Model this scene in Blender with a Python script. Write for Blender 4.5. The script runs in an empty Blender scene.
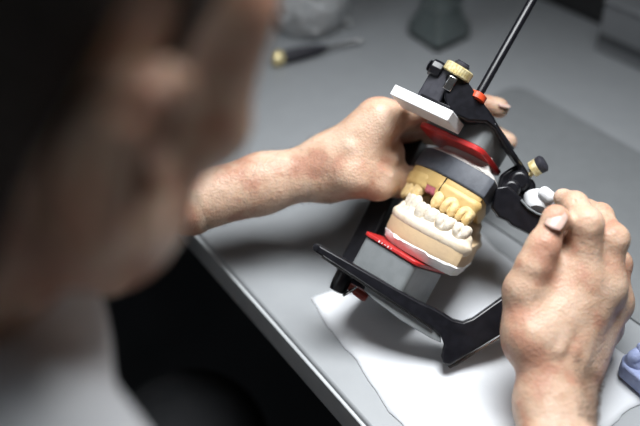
import bpy, bmesh, math, random
import numpy as np
from mathutils import Vector, Matrix
random.seed(7)
S = bpy.context.scene
COL = S.collection
R_ = math.radians

# ------------------------------------------------------------------ camera
FPX = 950.0
PITCH = R_(43.0)
CAM = Vector((0, 0, 1.27))
AX = Vector((1, 0, 0))
UP = Vector((0, math.sin(PITCH), math.cos(PITCH)))
FW = Vector((0, math.cos(PITCH), -math.sin(PITCH)))
TZ = 0.75
cd = bpy.data.cameras.new('camera')
cam = bpy.data.objects.new('camera', cd)
COL.objects.link(cam)
cam.location = CAM
cam.rotation_euler = (math.pi / 2 - PITCH, 0, 0)
cd.sensor_width = 36
cd.lens = FPX / 640 * 36
cd.clip_start = 0.01
cd.dof.use_dof = True
cd.dof.focus_distance = 0.635
cd.dof.aperture_fstop = 2.6
S.camera = cam
S.view_settings.view_transform = 'Standard'
S.view_settings.look = 'None'
S.view_settings.gamma = 1
S.view_settings.exposure = 0
S.view_settings.use_curve_mapping = False


def P(x, y, d):                      # a point of the place seen at pixel x,y at depth d
    return CAM + (FW + AX * ((x - 320) / FPX) + UP * ((213 - y) / FPX)) * d


def PT(x, y, z=TZ):                  # a point on the horizontal plane z
    v = FW + AX * ((x - 320) / FPX) + UP * ((213 - y) / FPX)
    return CAM + v * ((z - CAM.z) / v.z)


def CV(x, y, d):
    return CAM + AX * x + UP * y + FW * d


def DV(x, y, d):
    return AX * x + UP * y + FW * d


# ------------------------------------------------------------------ materials
def mat(name, col, rough=.5, metal=0, noise=None, bump=None, spec=.5, sss=0, trans=0, coat=0):
    m = bpy.data.materials.new(name)
    m.use_nodes = True
    nt = m.node_tree
    b = nt.nodes['Principled BSDF']
    b.inputs['Base Color'].default_value = (*col, 1)
    b.inputs['Roughness'].default_value = rough
    b.inputs['Metallic'].default_value = metal
    b.inputs['Specular IOR Level'].default_value = spec
    b.inputs['Transmission Weight'].default_value = trans
    b.inputs['Coat Weight'].default_value = coat
    if sss:
        b.inputs['Subsurface Weight'].default_value = sss
        b.inputs['Subsurface Radius'].default_value = (.9, .35, .18)
        b.inputs['Subsurface Scale'].default_value = .006
    tc = nt.nodes.new('ShaderNodeTexCoord')
    if noise:                         # (scale, second colour, lo, hi)
        n = nt.nodes.new('ShaderNodeTexNoise')
        n.inputs['Scale'].default_value = noise[0]
        n.inputs['Detail'].default_value = 6
        r = nt.nodes.new('ShaderNodeValToRGB')
        r.color_ramp.elements[0].position = noise[2]
        r.color_ramp.elements[1].position = noise[3]
        r.color_ramp.elements[0].color = (*col, 1)
        r.color_ramp.elements[1].color = (*noise[1], 1)
        nt.links.new(tc.outputs['Object'], n.inputs['Vector'])
        nt.links.new(n.outputs['Fac'], r.inputs['Fac'])
        nt.links.new(r.outputs['Color'], b.inputs['Base Color'])
    if bump:                          # (scale, strength, distance)
        n = nt.nodes.new('ShaderNodeTexNoise')
        n.inputs['Scale'].default_value = bump[0]
        n.inputs['Detail'].default_value = 5
        bp = nt.nodes.new('ShaderNodeBump')
        bp.inputs['Strength'].default_value = bump[1]
        bp.inputs['Distance'].default_value = bump[2]
        nt.links.new(tc.outputs['Object'], n.inputs['Vector'])
        nt.links.new(n.outputs['Fac'], bp.inputs['Height'])
        nt.links.new(bp.outputs['Normal'], b.inputs['Normal'])
    return m


M = {}
M['table'] = mat('grey laminate', (.285, .30, .312), .42, noise=(60, (.27, .285, .297), .35, .7), bump=(900, .15, .0004))
M['edge'] = mat('grey edge band', (.46, .48, .49), .35, noise=(80, (.42, .44, .45), .35, .7))
M['mat'] = mat('dark grey rubber mat', (.185, .197, .203), .5, noise=(90, (.17, .18, .187), .35, .7), bump=(700, .2, .0004))
M['paper'] = mat('white paper', (.66, .68, .70), .85, noise=(25, (.62, .64, .67), .35, .65), bump=(60, .25, .002))
M['black'] = mat('black anodised metal', (.006, .006, .008), .30, noise=(200, (.009, .009, .012), .4, .6), spec=.35)
M['blackmatte'] = mat('black matte metal', (.024, .024, .032), .45, noise=(250, (.036, .036, .045), .4, .6), spec=.4)
M['brass'] = mat('brass', (.95, .84, .50), .36, .45, noise=(300, (.70, .56, .24), .4, .6))
M['steel'] = mat('steel', (.6, .6, .6), .25, 1, noise=(300, (.5, .5, .5), .4, .6))
M['red'] = mat('red plastic', (.50, .022, .02), .35, noise=(200, (.42, .018, .018), .4, .6))
M['orange'] = mat('orange red plastic', (.62, .07, .02), .35, noise=(200, (.55, .06, .02), .4, .6))
M['shadedred'] = mat('shaded red plastic', (.20, .022, .012), .4, noise=(200, (.16, .018, .010), .4, .6))  # red of the lock screw, shade under the rail put into the colour
M['whiteplastic'] = mat('white plastic', (.78, .79, .80), .4, noise=(150, (.74, .75, .76), .4, .6))
M['greyblock'] = mat('grey plastic', (.20, .215, .22), .38, noise=(150, (.18, .195, .20), .4, .6))
M['plaster'] = mat('white mounting plaster', (.80, .79, .77), .85, noise=(120, (.72, .71, .69), .4, .6), bump=(260, .6, .0015))
M['greyplaster'] = mat('pale grey plaster', (.52, .50, .47), .8, noise=(120, (.42, .40, .38), .4, .6), bump=(220, .5, .0015))
M['slate'] = mat('slate grey stone plaster', (.052, .058, .072), .6, noise=(160, (.066, .073, .088), .4, .6), bump=(500, .2, .0005))
M['beige'] = mat('beige stone plaster', (.66, .49, .295), .6, noise=(70, (.60, .44, .28), .4, .65), bump=(400, .25, .0006))
M['cream'] = mat('cream stone plaster', (.76, .66, .52), .6, noise=(160, (.68, .56, .40), .45, .7), bump=(500, .3, .0006))
M['ivory'] = mat('ivory stone tooth', (.72, .66, .56), .62, noise=(260, (.60, .52, .40), .42, .68), bump=(420, .5, .0012))
M['ochre'] = mat('ochre stone plaster', (.60, .42, .17), .5, noise=(90, (.54, .36, .13), .4, .65), bump=(400, .25, .0006))
M['yellow'] = mat('yellow stone tooth', (.70, .53, .27), .55, noise=(240, (.56, .38, .15), .42, .68), bump=(420, .5, .0012))
M['gum'] = mat('pink gum silicone', (.48, .15, .17), .5, noise=(150, (.40, .10, .12), .4, .6))
M['blue'] = mat('blue grey stone plaster', (.26, .31, .50), .75, noise=(120, (.32, .37, .56), .4, .6), bump=(200, .7, .002))
M['shirt'] = mat('white cotton', (.78, .80, .82), .9, noise=(25, (.72, .74, .77), .35, .65), bump=(40, .5, .006))
M['hair'] = mat('short brown hair', (.06, .048, .04), .8, noise=(260, (.12, .10, .088), .4, .7), bump=(900, .8, .002))
M['armhair'] = mat('brown body hair', (.11, .07, .045), .6, noise=(260, (.13, .08, .05), .4, .7))
M['cloth'] = mat('speckled pale cloth', (.50, .52, .53), .95, noise=(110, (.16, .17, .18), .58, .72), bump=(120, .6, .004))
M['card'] = mat('grey box board', (.20, .21, .22), .7, noise=(20, (.18, .19, .20), .4, .6))
M['carddark'] = mat('dark grey print', (.075, .078, .08), .7, noise=(20, (.06, .065, .07), .4, .6))
M['darkcase'] = mat('black plastic case', (.012, .012, .012), .5, noise=(100, (.018, .018, .018), .4, .6))
M['liquid'] = mat('dark grey green liquid', (.22, .25, .25), .3, noise=(20, (.26, .29, .29), .4, .6))
M['glass'] = mat('bottle glass', (.80, .86, .86), .04, trans=1)
M['nail'] = mat('finger nail', (.56, .37, .31), .36, noise=(150, (.60, .42, .36), .4, .6), sss=.2)
M['floor'] = mat('dark floor', (.02, .021, .023), .6, noise=(6, (.03, .03, .033), .4, .6))
M['wall'] = mat('dim grey wall paint', (.12, .125, .13), .9, noise=(4, (.11, .115, .12), .4, .6))
M['ceiling'] = mat('ceiling paint', (.20, .20, .20), .9, noise=(4, (.19, .19, .19), .4, .6))
M['cabinet'] = mat('dark cabinet board', (.16, .135, .12), .6, noise=(10, (.19, .16, .14), .4, .6))
M['stool'] = mat('black vinyl', (.015, .015, .016), .5, noise=(60, (.02, .02, .022), .4, .6))
M['trousers'] = mat('dark trousers', (.008, .009, .011), .9, noise=(60, (.011, .012, .014), .4, .6))
M['lampshade'] = mat('lamp enamel', (.5, .5, .5), .4, noise=(60, (.46, .46, .46), .4, .6))
le = mat('lamp diffuser', (1, 1, 1), .5)
le.node_tree.nodes['Principled BSDF'].inputs['Emission Color'].default_value = (1, .97, .92, 1)
M['lamp'] = le


def skin_material(name='skin', a=(.54, .355, .250), b=(.47, .255, .175), c=(.60, .425, .315), pos=(.40, .64)):
    m = mat(name, a, .46, sss=.25, spec=.4)
    nt = m.node_tree
    bs = nt.nodes['Principled BSDF']
    tc = nt.nodes.new('ShaderNodeTexCoord')
    n = nt.nodes.new('ShaderNodeTexNoise'); n.inputs['Scale'].default_value = 42; n.inputs['Detail'].default_value = 5
    r = nt.nodes.new('ShaderNodeValToRGB')
    r.color_ramp.elements[0].position = pos[0]; r.color_ramp.elements[0].color = (*b, 1)
    r.color_ramp.elements[1].position = pos[1]; r.color_ramp.elements[1].color = (*c, 1)
    e = r.color_ramp.elements.new(.5); e.color = (*a, 1)
    nt.links.new(tc.outputs['Object'], n.inputs['Vector'])
    nt.links.new(n.outputs['Fac'], r.inputs['Fac'])
    nt.links.new(r.outputs['Color'], bs.inputs['Base Color'])
    v = nt.nodes.new('ShaderNodeTexVoronoi'); v.inputs['Scale'].default_value = 620
    n2 = nt.nodes.new('ShaderNodeTexNoise'); n2.inputs['Scale'].default_value = 150; n2.inputs['Detail'].default_value = 8
    ad = nt.nodes.new('ShaderNodeMath'); ad.operation = 'ADD'
    mu = nt.nodes.new('ShaderNodeMath'); mu.operation = 'MULTIPLY'; mu.inputs[1].default_value = .35
    bp = nt.nodes.new('ShaderNodeBump'); bp.inputs['Strength'].default_value = .75; bp.inputs['Distance'].default_value = .0010
    nt.links.new(tc.outputs['Object'], v.inputs['Vector'])
    nt.links.new(tc.outputs['Object'], n2.inputs['Vector'])
    nt.links.new(v.outputs['Distance'], mu.inputs[0])
    nt.links.new(mu.outputs[0], ad.inputs[0]); nt.links.new(n2.outputs['Fac'], ad.inputs[1])
    nt.links.new(ad.outputs[0], bp.inputs['Height'])
    nt.links.new(bp.outputs['Normal'], bs.inputs['Normal'])
    return m


M['skin'] = skin_material()


# ------------------------------------------------------------------ object helpers
def tag(o, label=None, cat=None, group=None, kind=None):
    if label: o['label'] = label
    if cat: o['category'] = cat
    if group: o['group'] = group
    if kind: o['kind'] = kind
    return o


def empty(name, loc, label, cat, group=None):
    o = bpy.data.objects.new(name, None)
    o.empty_display_size = .02
    COL.objects.link(o)
    o.location = loc
    return tag(o, label, cat, group)


def adopt(o, parent):
    o.parent = parent
    o.matrix_parent_inverse = PINV(parent)
    return o


def PINV(parent):
    w = Matrix.Identity(4)
    q = parent
    while q is not None:
        w = Matrix.Translation(q.location) @ q.rotation_euler.to_matrix().to_4x4() @ w if q.parent is None else q.matrix_parent_inverse @ Matrix.Translation(q.location) @ q.rotation_euler.to_matrix().to_4x4() @ w
        q = q.parent
    return w.inverted()


def link(name, bm, m, parent=None, smooth=True, bevel=0, seg=2, sub=0):
    bmesh.ops.recalc_face_normals(bm, faces=bm.faces)
    me = bpy.data.meshes.new(name)
    bm.to_mesh(me); bm.free()
    me.materials.append(M[m] if isinstance(m, str) else m)
    o = bpy.data.objects.new(name, me)
    COL.objects.link(o)
    if smooth:
        for p in me.polygons: p.use_smooth = True
        if not sub:
            me.set_sharp_from_angle(angle=R_(38))
    if bevel:
        b = o.modifiers.new('bevel', 'BEVEL'); b.width = bevel; b.segments = seg; b.limit_method = 'ANGLE'; b.angle_limit = R_(35)
        b.harden_normals = False
    if sub:
        s = o.modifiers.new('sub', 'SUBSURF'); s.levels = sub; s.render_levels = sub
    if parent: adopt(o, parent)
    return o


def box(bm, mtx, sx, sy, sz, off=(0, 0, 0)):
    r = bmesh.ops.create_cube(bm, size=1)
    T = mtx @ Matrix.Translation(off) @ Matrix.Diagonal((sx, sy, sz, 1))
    bmesh.ops.transform(bm, matrix=T, verts=r['verts'])
    return r['verts']


def axis_matrix(a, b):
    z = (b - a).normalized()
    x = Vector((0, 0, 1)).cross(z)
    if x.length < 1e-4: x = Vector((1, 0, 0))
    x.normalize()
    y = z.cross(x)
    m = Matrix((x, y, z)).transposed().to_4x4()
    m.translation = a
    return m


def lathe(bm, mtx, prof, n=32, knurl=0, kn=0):
    """prof: [(r, z)...] revolved about local z; closed with caps"""
    rings = []
    for j, (r, z) in enumerate(prof):
        ring = []
        for i in range(n):
            a = 2 * math.pi * i / n
            rr = r * (1 + (knurl if (i % 2 and 0 < j < len(prof) - 1) else 0))
            ring.append(bm.verts.new(mtx @ Vector((rr * math.cos(a), rr * math.sin(a), z))))
        rings.append(ring)
    for a, b in zip(rings, rings[1:]):
        for i in range(n):
            bm.faces.new((a[i], a[(i + 1) % n], b[(i + 1) % n], b[i]))
    bm.faces.new(rings[0][::-1]); bm.faces.new(rings[-1])


def prism(bm, pts, ext):
    """polygon of 3-D points extruded by vector ext"""
    a = [bm.verts.new(p) for p in pts]
    b = [bm.verts.new(p + ext) for p in pts]
    bm.faces.new(a); bm.faces.new(b[::-1])
    n = len(pts)
    for i in range(n):
        bm.faces.new((a[i], b[i], b[(i + 1) % n], a[(i + 1) % n]))


def tube(bm, pts, rad, n=12):
    prev = None
    for i, p in enumerate(pts):
        q = pts[min(i + 1, len(pts) - 1)]; o = pts[max(i - 1, 0)]
        m = axis_matrix(p, p + (q - o).normalized())
        r = rad[i] if isinstance(rad, (list, tuple)) else rad
        ring = [bm.verts.new(m @ Vector((r * math.cos(2 * math.pi * k / n), r * math.sin(2 * math.pi * k / n), 0))) for k in range(n)]
        if prev:
            for k in range(n):
                bm.faces.new((prev[k], prev[(k + 1) % n], ring[(k + 1) % n], ring[k]))
        else:
            bm.faces.new(ring[::-1])
        prev = ring
    bm.faces.new(prev)


def oframe(px, py, d, ang, eps, phi):
    """frame at a point: z = 'up' leaning `ang` deg to the right in view and eps deg towards the camera,
    x = crosswise direction turned phi deg away from the camera, y = the direction receding from it"""
    o = P(px, py, d)
    v = (o - CAM).normalized()
    r = AX - v * AX.dot(v); r.normalize()
    t = r.cross(v)
    m = r * math.sin(R_(ang)) + t * math.cos(R_(ang))
    h = r * math.cos(R_(ang)) - t * math.sin(R_(ang))
    e = R_(eps); ph = R_(phi)
    z = m * math.cos(e) - v * math.sin(e)
    rec = v * math.cos(e) + m * math.sin(e)
    x = h * math.cos(ph) + rec * math.sin(ph)
    y = z.cross(x)
    T = Matrix((x, y, z)).transposed().to_4x4()
    T.translation = o
    return T


# ------------------------------------------------------------------ signed distance modelling
class Field:
    def __init__(s, lo, hi, h):
        s.lo = np.array(lo, float); s.h = h
        s.n = np.maximum(((np.array(hi) - s.lo) / h).astype(int) + 1, 3)
        s.F = np.full(s.n, .03, np.float32)

    def sub(s, lo, hi, pad):
        a = np.maximum(np.floor((np.array(lo) - pad - s.lo) / s.h).astype(int), 0)
        b = np.minimum(np.ceil((np.array(hi) + pad - s.lo) / s.h).astype(int) + 1, s.n)
        if (b <= a).any(): return None
        g = [(s.lo[i] + s.h * np.arange(a[i], b[i])).astype(np.float32) for i in range(3)]
        X, Y, Z = g[0][:, None, None], g[1][None, :, None], g[2][None, None, :]
        return (slice(a[0], b[0]), slice(a[1], b[1]), slice(a[2], b[2])), X, Y, Z

    def mix(s, sl, d, k, neg=False):
        f = s.F[sl]
        if neg:
            d = -d
            hh = np.clip(.5 - .5 * (f - d) / k, 0, 1)
            s.F[sl] = f + (d - f) * hh + k * hh * (1 - hh)
        else:
            hh = np.clip(.5 + .5 * (f - d) / k, 0, 1)
            s.F[sl] = f + (d - f) * hh - k * hh * (1 - hh)

    def cone(s, a, b, ra, rb, k=.004, neg=False, flat=None):
        a = np.array(a, float); b = np.array(b, float)
        q = s.sub(np.minimum(a, b), np.maximum(a, b), max(ra, rb) + k + 2 * s.h)
        if q is None: return
        sl, X, Y, Z = q
        d = b - a; L = max(float(d @ d), 1e-9)
        t = np.clip(((X - a[0]) * d[0] + (Y - a[1]) * d[1] + (Z - a[2]) * d[2]) / L, 0, 1)
        vx = X - a[0] - t * d[0]; vy = Y - a[1] - t * d[1]; vz = Z - a[2] - t * d[2]
        if flat is not None:          # flatten along a direction: (vector, factor>1 squeezes)
            n, fk = flat
            w = vx * n[0] + vy * n[1] + vz * n[2]
            vx = vx + w * n[0] * (fk - 1); vy = vy + w * n[1] * (fk - 1); vz = vz + w * n[2] * (fk - 1)
        s.mix(sl, np.sqrt(vx * vx + vy * vy + vz * vz) - (ra + (rb - ra) * t), k, neg)

    def ball(s, a, r, k=.004, neg=False):
        s.cone(a, np.array(a) + 1e-5, r, r, k, neg)

    def ell(s, T, c, rad, k=.004, neg=False, ex=2):
        """ellipsoid in frame T (Matrix), centre c, radii rad"""
        C_ = T @ Vector(c)
        q = s.sub(np.array(C_) - max(rad), np.array(C_) + max(rad), k + 2 * s.h)
        if q is None: return
        sl, X, Y, Z = q
        R3 = np.array(T.to_3x3())
        dx, dy, dz = X - C_[0], Y - C_[1], Z - C_[2]
        l = [(dx * R3[0, i] + dy * R3[1, i] + dz * R3[2, i]) for i in range(3)]
        if ex != 2:                    # boxier body
            q0 = (np.abs(l[0] / rad[0])**ex + np.abs(l[1] / rad[1])**ex + np.abs(l[2] / rad[2])**ex) ** (1 / ex)
            s.mix(sl, (q0 - 1) * min(rad), k, neg); return
        k0 = np.sqrt((l[0] / rad[0])**2 + (l[1] / rad[1])**2 + (l[2] / rad[2])**2)
        k1 = np.sqrt((l[0] / rad[0]**2)**2 + (l[1] / rad[1]**2)**2 + (l[2] / rad[2]**2)**2) + 1e-6
        s.mix(sl, k0 * (k0 - 1) / k1, k, neg)

    def mesh(s):
        """naive surface nets -> verts, quads"""
        F = s.F
        ins = F < 0
        c = np.zeros(tuple(np.array(F.shape) - 1), np.int32)
        for i in (0, 1):
            for j in (0, 1):
                for k in (0, 1):
                    c += ins[i:F.shape[0] - 1 + i, j:F.shape[1] - 1 + j, k:F.shape[2] - 1 + k]
        act = (c > 0) & (c < 8)
        idx = np.full(act.shape, -1, np.int64)
        pos = np.argwhere(act)
        idx[act] = np.arange(len(pos))
        acc = np.zeros((len(pos), 3)); cnt = np.zeros(len(pos))
        corners = [(i, j, k) for i in (0, 1) for j in (0, 1) for k in (0, 1)]
        for a in corners:
            for ax in range(3):
                if a[ax]: continue
                b = list(a); b[ax] = 1
                fa = F[pos[:, 0] + a[0], pos[:, 1] + a[1], pos[:, 2] + a[2]]
                fb = F[pos[:, 0] + b[0], pos[:, 1] + b[1], pos[:, 2] + b[2]]
                m = (fa < 0) != (fb < 0)
                t = np.where(m, fa / (fa - fb + 1e-12), 0)
                p = np.tile(np.array(a, float), (len(pos), 1)); p[:, ax] += t
                acc[m] += p[m]; cnt[m] += 1
        V = s.lo + s.h * (pos + acc / cnt[:, None])
        Q = []
        for ax in range(3):
            u, v = [(1, 2), (2, 0), (0, 1)][ax]
            sl0 = [slice(None)] * 3; sl1 = [slice(None)] * 3
            sl0[ax] = slice(0, -1); sl1[ax] = slice(1, None)
            A, B = ins[tuple(sl0)], ins[tuple(sl1)]
            e = np.argwhere(A != B)
            e = e[(e[:, u] > 0) & (e[:, v] > 0) & (e[:, u] < F.shape[u] - 1) & (e[:, v] < F.shape[v] - 1)]
            flip = A[e[:, 0], e[:, 1], e[:, 2]]
            def at(du, dv):
                q = e.copy(); q[:, u] -= du; q[:, v] -= dv
                return idx[q[:, 0], q[:, 1], q[:, 2]]
            q = np.stack([at(1, 1), at(0, 1), at(0, 0), at(1, 0)], 1)
            q[~flip] = q[~flip][:, ::-1]
            Q.append(q)
        Q = np.concatenate(Q)
        Q = Q[(Q >= 0).all(1)]
        return V, Q


def relax(V, Q, it=2, lam=.5):
    for k in range(it):
        acc = np.zeros_like(V); cnt = np.zeros(len(V))
        for i in range(4):
            a, b = Q[:, i], Q[:, (i + 1) % 4]
            np.add.at(acc, a, V[b]); np.add.at(cnt, a, 1)
            np.add.at(acc, b, V[a]); np.add.at(cnt, b, 1)
        V = V + lam * (acc / np.maximum(cnt, 1)[:, None] - V)
    return V


def nmesh(name, parts, m, parent=None, loc=None):
    Vs, Qs, o_ = [], [], 0
    for V, Q in parts:
        Vs.append(V); Qs.append(Q + o_); o_ += len(V)
    V = np.concatenate(Vs); Q = np.concatenate(Qs)
    me = bpy.data.meshes.new(name)
    if loc is not None: V = V - np.array(loc)
    me.vertices.add(len(V)); me.vertices.foreach_set('co', V.astype(np.float32).ravel())
    me.loops.add(Q.size); me.loops.foreach_set('vertex_index', Q.astype(np.int32).ravel())
    me.polygons.add(len(Q))
    me.polygons.foreach_set('loop_start', (np.arange(len(Q)) * 4).astype(np.int32))
    me.polygons.foreach_set('loop_total', np.full(len(Q), 4, np.int32))
    me.polygons.foreach_set('use_smooth', np.ones(len(Q), bool))
    me.update(calc_edges=True); me.validate()
    me.materials.append(M[m])
    o = bpy.data.objects.new(name, me)
    COL.objects.link(o)
    if loc is not None: o.location = loc
    if parent: adopt(o, parent)
    return o


# ================================================================== SETTING
E0 = PT(205, 241); E1 = PT(369, 426)
ed = (E1 - E0); ed.z = 0; ed.normalize()          # along the table edge, towards the viewer
nn = Vector((-ed.y, ed.x, 0))                     # into the table, away from the person


def TP(s_, t_, z):                                # table coordinates: along edge, into table
    q = E0 + ed * s_ + nn * t_
    return Vector((q.x, q.y, z))


TM = Matrix((ed, nn, Vector((0, 0, 1)))).transposed().to_4x4()


def TMat(s_, t_, z):
    m = TM.copy(); m.translation = TP(s_, t_, z); return m


def sbox(name, s0, s1, t0, t1, z0, z1, m, bevel=0):
    bm = bmesh.new()
    box(bm, TMat((s0 + s1) / 2, (t0 + t1) / 2, (z0 + z1) / 2), abs(s1 - s0), abs(t1 - t0), abs(z1 - z0))
    return link(name, bm, m, bevel=bevel)


tag(sbox('floor', -2.2, 2.2, -2.0, 1.6, -.05, 0, 'floor'), kind='structure')
tag(sbox('ceiling', -2.2, 2.2, -2.0, 1.6, 2.6, 2.65, 'ceiling'), kind='structure')
tag(sbox('wall_back', -2.2, 2.2, 1.6, 1.65, 0, 2.6, 'wall'), kind='structure')
tag(sbox('wall_front', -2.2, 2.2, -2.05, -2.0, 0, 2.6, 'wall'), kind='structure')
tag(sbox('wall_left', -2.25, -2.2, -2.0, 1.6, 0, 2.6, 'wall'), kind='structure')
tag(sbox('wall_right', 2.2, 2.25, -2.0, 1.6, 0, 2.6, 'wall'), kind='structure')

# table
tab = empty('work_table', TP(0, .4, 0), 'grey laminate work table with a light edge band, under the jaw models and the mat', 'table')
S0, S1, T1 = -1.05, .62, .80
bm = bmesh.new()
box(bm, TMat((S0 + S1) / 2, T1 / 2, TZ - .014), S1 - S0, T1, .028)
link('tabletop', bm, 'table', tab, bevel=.0025, seg=3)
bm = bmesh.new()
box(bm, TMat((S0 + S1) / 2, -.0012, TZ - .0152), S1 - S0, .0030, .0250)
link('edge_band', bm, 'edge', tab, bevel=.0008)
for (s_, t_) in ((S0 + .05, .06), (S0 + .05, T1 - .06), (S1 - .05, T1 - .06), (S1 - .05, .1)):
    bm = bmesh.new(); box(bm, TMat(s_, t_, (TZ - .028) / 2), .05, .05, TZ - .028)
    link('leg', bm, 'edge', tab, bevel=.003)
# drawer unit under the table
cab = empty('drawer_unit', TP(.30, .3, 0), 'dark drawer unit standing under the near end of the grey table', 'cabinet')
bm = bmesh.new(); box(bm, TMat(.33, .30, .345), .42, .50, .69)
link('body', bm, 'cabinet', cab, bevel=.004)
for z in (.14, .36, .58):
    bm = bmesh.new(); box(bm, TMat(.33, .043, z), .40, .014, .20)
    dr = link('drawer', bm, 'cabinet', cab, bevel=.003)
    bm = bmesh.new(); box(bm, TMat(.33, .028, z + .06), .14, .02, .01)
    link('handle', bm, 'steel', dr, bevel=.002)

# mat on the table
mc = PT(515, 84)
a1 = (PT(640, 154) - mc); a1.z = 0; a1.normalize()
a2 = Vector((-a1.y, a1.x, 0)) * -1
bm = bmesh.new()
pts = []
W1, W2, rc = .46, .163, .018
for (cx, cy, a0) in ((rc, rc, 180), (W1 - rc, rc, 270), (W1 - rc, W2 - rc, 0), (rc, W2 - rc, 90)):
    for k in range(7):
        a = R_(a0 + 15 * k)
        u_, v_ = cx + rc * math.cos(a), cy + rc * math.sin(a)
        q = mc + a1 * u_ + a2 * v_
        pts.append(Vector((q.x, q.y, TZ)))
prism(bm, pts, Vector((0, 0, .002)))
o = link('desk_mat', bm, 'mat', bevel=.0006)
tag(o, 'dark grey desk mat with a rounded corner lying flat beyond the jaw models', 'mat')

# white paper on the table and over the mat
def sheet(name, quad, z, m, n=26, amp=.0012, th=.0006, ragged=.0045, lab='', cat='paper'):
    bm = bmesh.new(); g = []
    for j in range(n + 1):
        row = []
        for i in range(n + 1):
            u, v = i / n, j / n
            q = quad[0].lerp(quad[1], u).lerp(quad[3].lerp(quad[2], u), v)
            wx = math.sin(u * 17 + 1) * .5 + math.sin(v * 13 + u * 7) * .5
            e_ = min(u, v, 1 - u, 1 - v)
            q = q + Vector((math.sin(v * 23) + .6 * math.sin(v * 51 + 2), math.sin(u * 19 + 2) + .6 * math.sin(u * 47), 0)) * ragged * (1 if e_ < .02 else 0) * .5
            zz = z + amp * (1 + wx) * .5 * min(1, e_ * 12)
            row.append(bm.verts.new((q.x, q.y, zz)))
        g.append(row)
    for j in range(n):
        for i in range(n):
            bm.faces.new((g[j][i], g[j][i + 1], g[j + 1][i + 1], g[j + 1][i]))
    o = link(name, bm, m)
    s_ = o.modifiers.new('thick', 'SOLIDIFY'); s_.thickness = th; s_.offset = 1
    return tag(o, lab, cat)


pA, pB = PT(309, 301), PT(404, 432)
pR = PT(612, 342); pT = PT(485, 238)
dirAB = (pB - pA)
pC = PT(642, 404)
dC = (PT(618, 425) - pC)
# intersection of the near edge and the lower right edge
def isect(p, d, q, e):
    den = d.x * e.y - d.y * e.x
    t = ((q.x - p.x) * e.y - (q.y - p.y) * e.x) / den
    return Vector((p.x + d.x * t, p.y + d.y * t, p.z))
qB = isect(pA, dirAB, pC, dC)
qC = isect(pT, pR - pT, pC, dC)
qT = pT + (pT - pR).normalized() * .006
sheet('paper_towel', [pA, qB, qC, Vector((qT.x, qT.y, TZ))], TZ + .0002, 'paper', lab='white paper towel spread flat under the jaw models and the right hand')
# ================================================================== SMALL THINGS BEHIND
# screwdriver
sa, sb = PT(278, 58, TZ + .008), PT(362, 40, TZ + .005)
sd = empty('screwdriver', PT(278, 58), 'small screwdriver with black handle and brass end cap lying on the table', 'screwdriver')
L = (sb - sa).length
m_ = axis_matrix(sa, sb)
bm = bmesh.new(); lathe(bm, m_, [(.0005, .004), (.0062, .005), (.0066, .02), (.0058, .034), (.0048, .042), (.0026, .05), (.0022, .052)], 16)
link('handle', bm, 'blackmatte', sd)
bm = bmesh.new(); lathe(bm, m_, [(.002, -.006), (.0068, -.005), (.0074, -.002), (.0074, .003), (.006, .005)], 20)
link('end_cap', bm, 'brass', sd)
bm = bmesh.new(); lathe(bm, m_, [(.0018, .05), (.0018, L - .006), (.0024, L - .003), (.0006, L)], 12)
link('shaft', bm, 'steel', sd)

# speckled cloth bundle
c0 = PT(308, 41)
f_ = Field(c0 - Vector((.07, .06, .02)), c0 + Vector((.07, .12, .12)), .0018)
I4 = Matrix.Identity(4)
T_ = Matrix.Translation(c0)
f_.cone(c0 + Vector((0, .036, .034)), c0 + Vector((0, .036, .066)), .0375, .033, .01)
f_.cone(c0 + Vector((0, .036, .016)), c0 + Vector((0, .036, .03)), .035, .037, .02)
for k in range(60):
    a = random.uniform(0, 6.28); z_ = random.uniform(.008, .075)
    p = c0 + Vector((math.cos(a) * .034, .036 + math.sin(a) * .034, z_))
    p2 = p + Vector((random.uniform(-1, 1), random.uniform(-1, 1), random.uniform(-1, 1))) * .010
    f_.cone(p, p2, .0045, .003, .006)
    if k % 3 == 0:
        f_.cone(p * 1.0 + (p - c0) * .12, p2 + (p - c0) * .1, .002, .0015, .006, neg=True)
V, Q = f_.mesh()
V[:, 2] = np.maximum(V[:, 2], TZ + .0003)
o = nmesh('cloth_bundle', [(V, Q)], 'cloth', loc=c0)
tag(o, 'pale crumpled cloth pouch with dark specks standing behind the screwdriver', 'cloth')

# square glass bottle
b0, b1, b2 = PT(437, 54), PT(406, 34), PT(476, 37)
ux = (b1 - b0).normalized(); uy = (b2 - b0).normalized()
uy = (uy - ux * uy.dot(ux)).normalized()
bc = b0 + ux * .0225 + uy * .0225
B = Matrix((uy, ux, Vector((0, 0, 1)))).transposed().to_4x4(); B.translation = Vector((bc.x, bc.y, TZ + .0004))
if B.to_3x3().determinant() < 0:
    B = Matrix((ux, uy, Vector((0, 0, 1)))).transposed().to_4x4(); B.translation = Vector((bc.x, bc.y, TZ + .0004))
bo = empty('glass_bottle', (bc.x, bc.y, TZ), 'square glass bottle with dark contents standing on the table behind the jaw models', 'bottle')


def sqring(bm, M_, prof, n=5):
    rings = []
    for (w, r, z) in prof:
        ring = []
        for q in range(4):
            a0 = q * 90
            sx = 1 if q in (0, 3) else -1; sy = 1 if q in (0, 1) else -1
            for k in range(n):
                a = R_(a0 + 90 * k / (n - 1))
                ring.append(bm.verts.new(M_ @ Vector((sx * (w - r) + r * math.cos(a), sy * (w - r) + r * math.sin(a), z))))
        rings.append(ring)
    N = len(rings[0])
    for a, b in zip(rings, rings[1:]):
        for i in range(N):
            bm.faces.new((a[i], a[(i + 1) % N], b[(i + 1) % N], b[i]))
    bm.faces.new(rings[0][::-1]); bm.faces.new(rings[-1])


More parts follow.
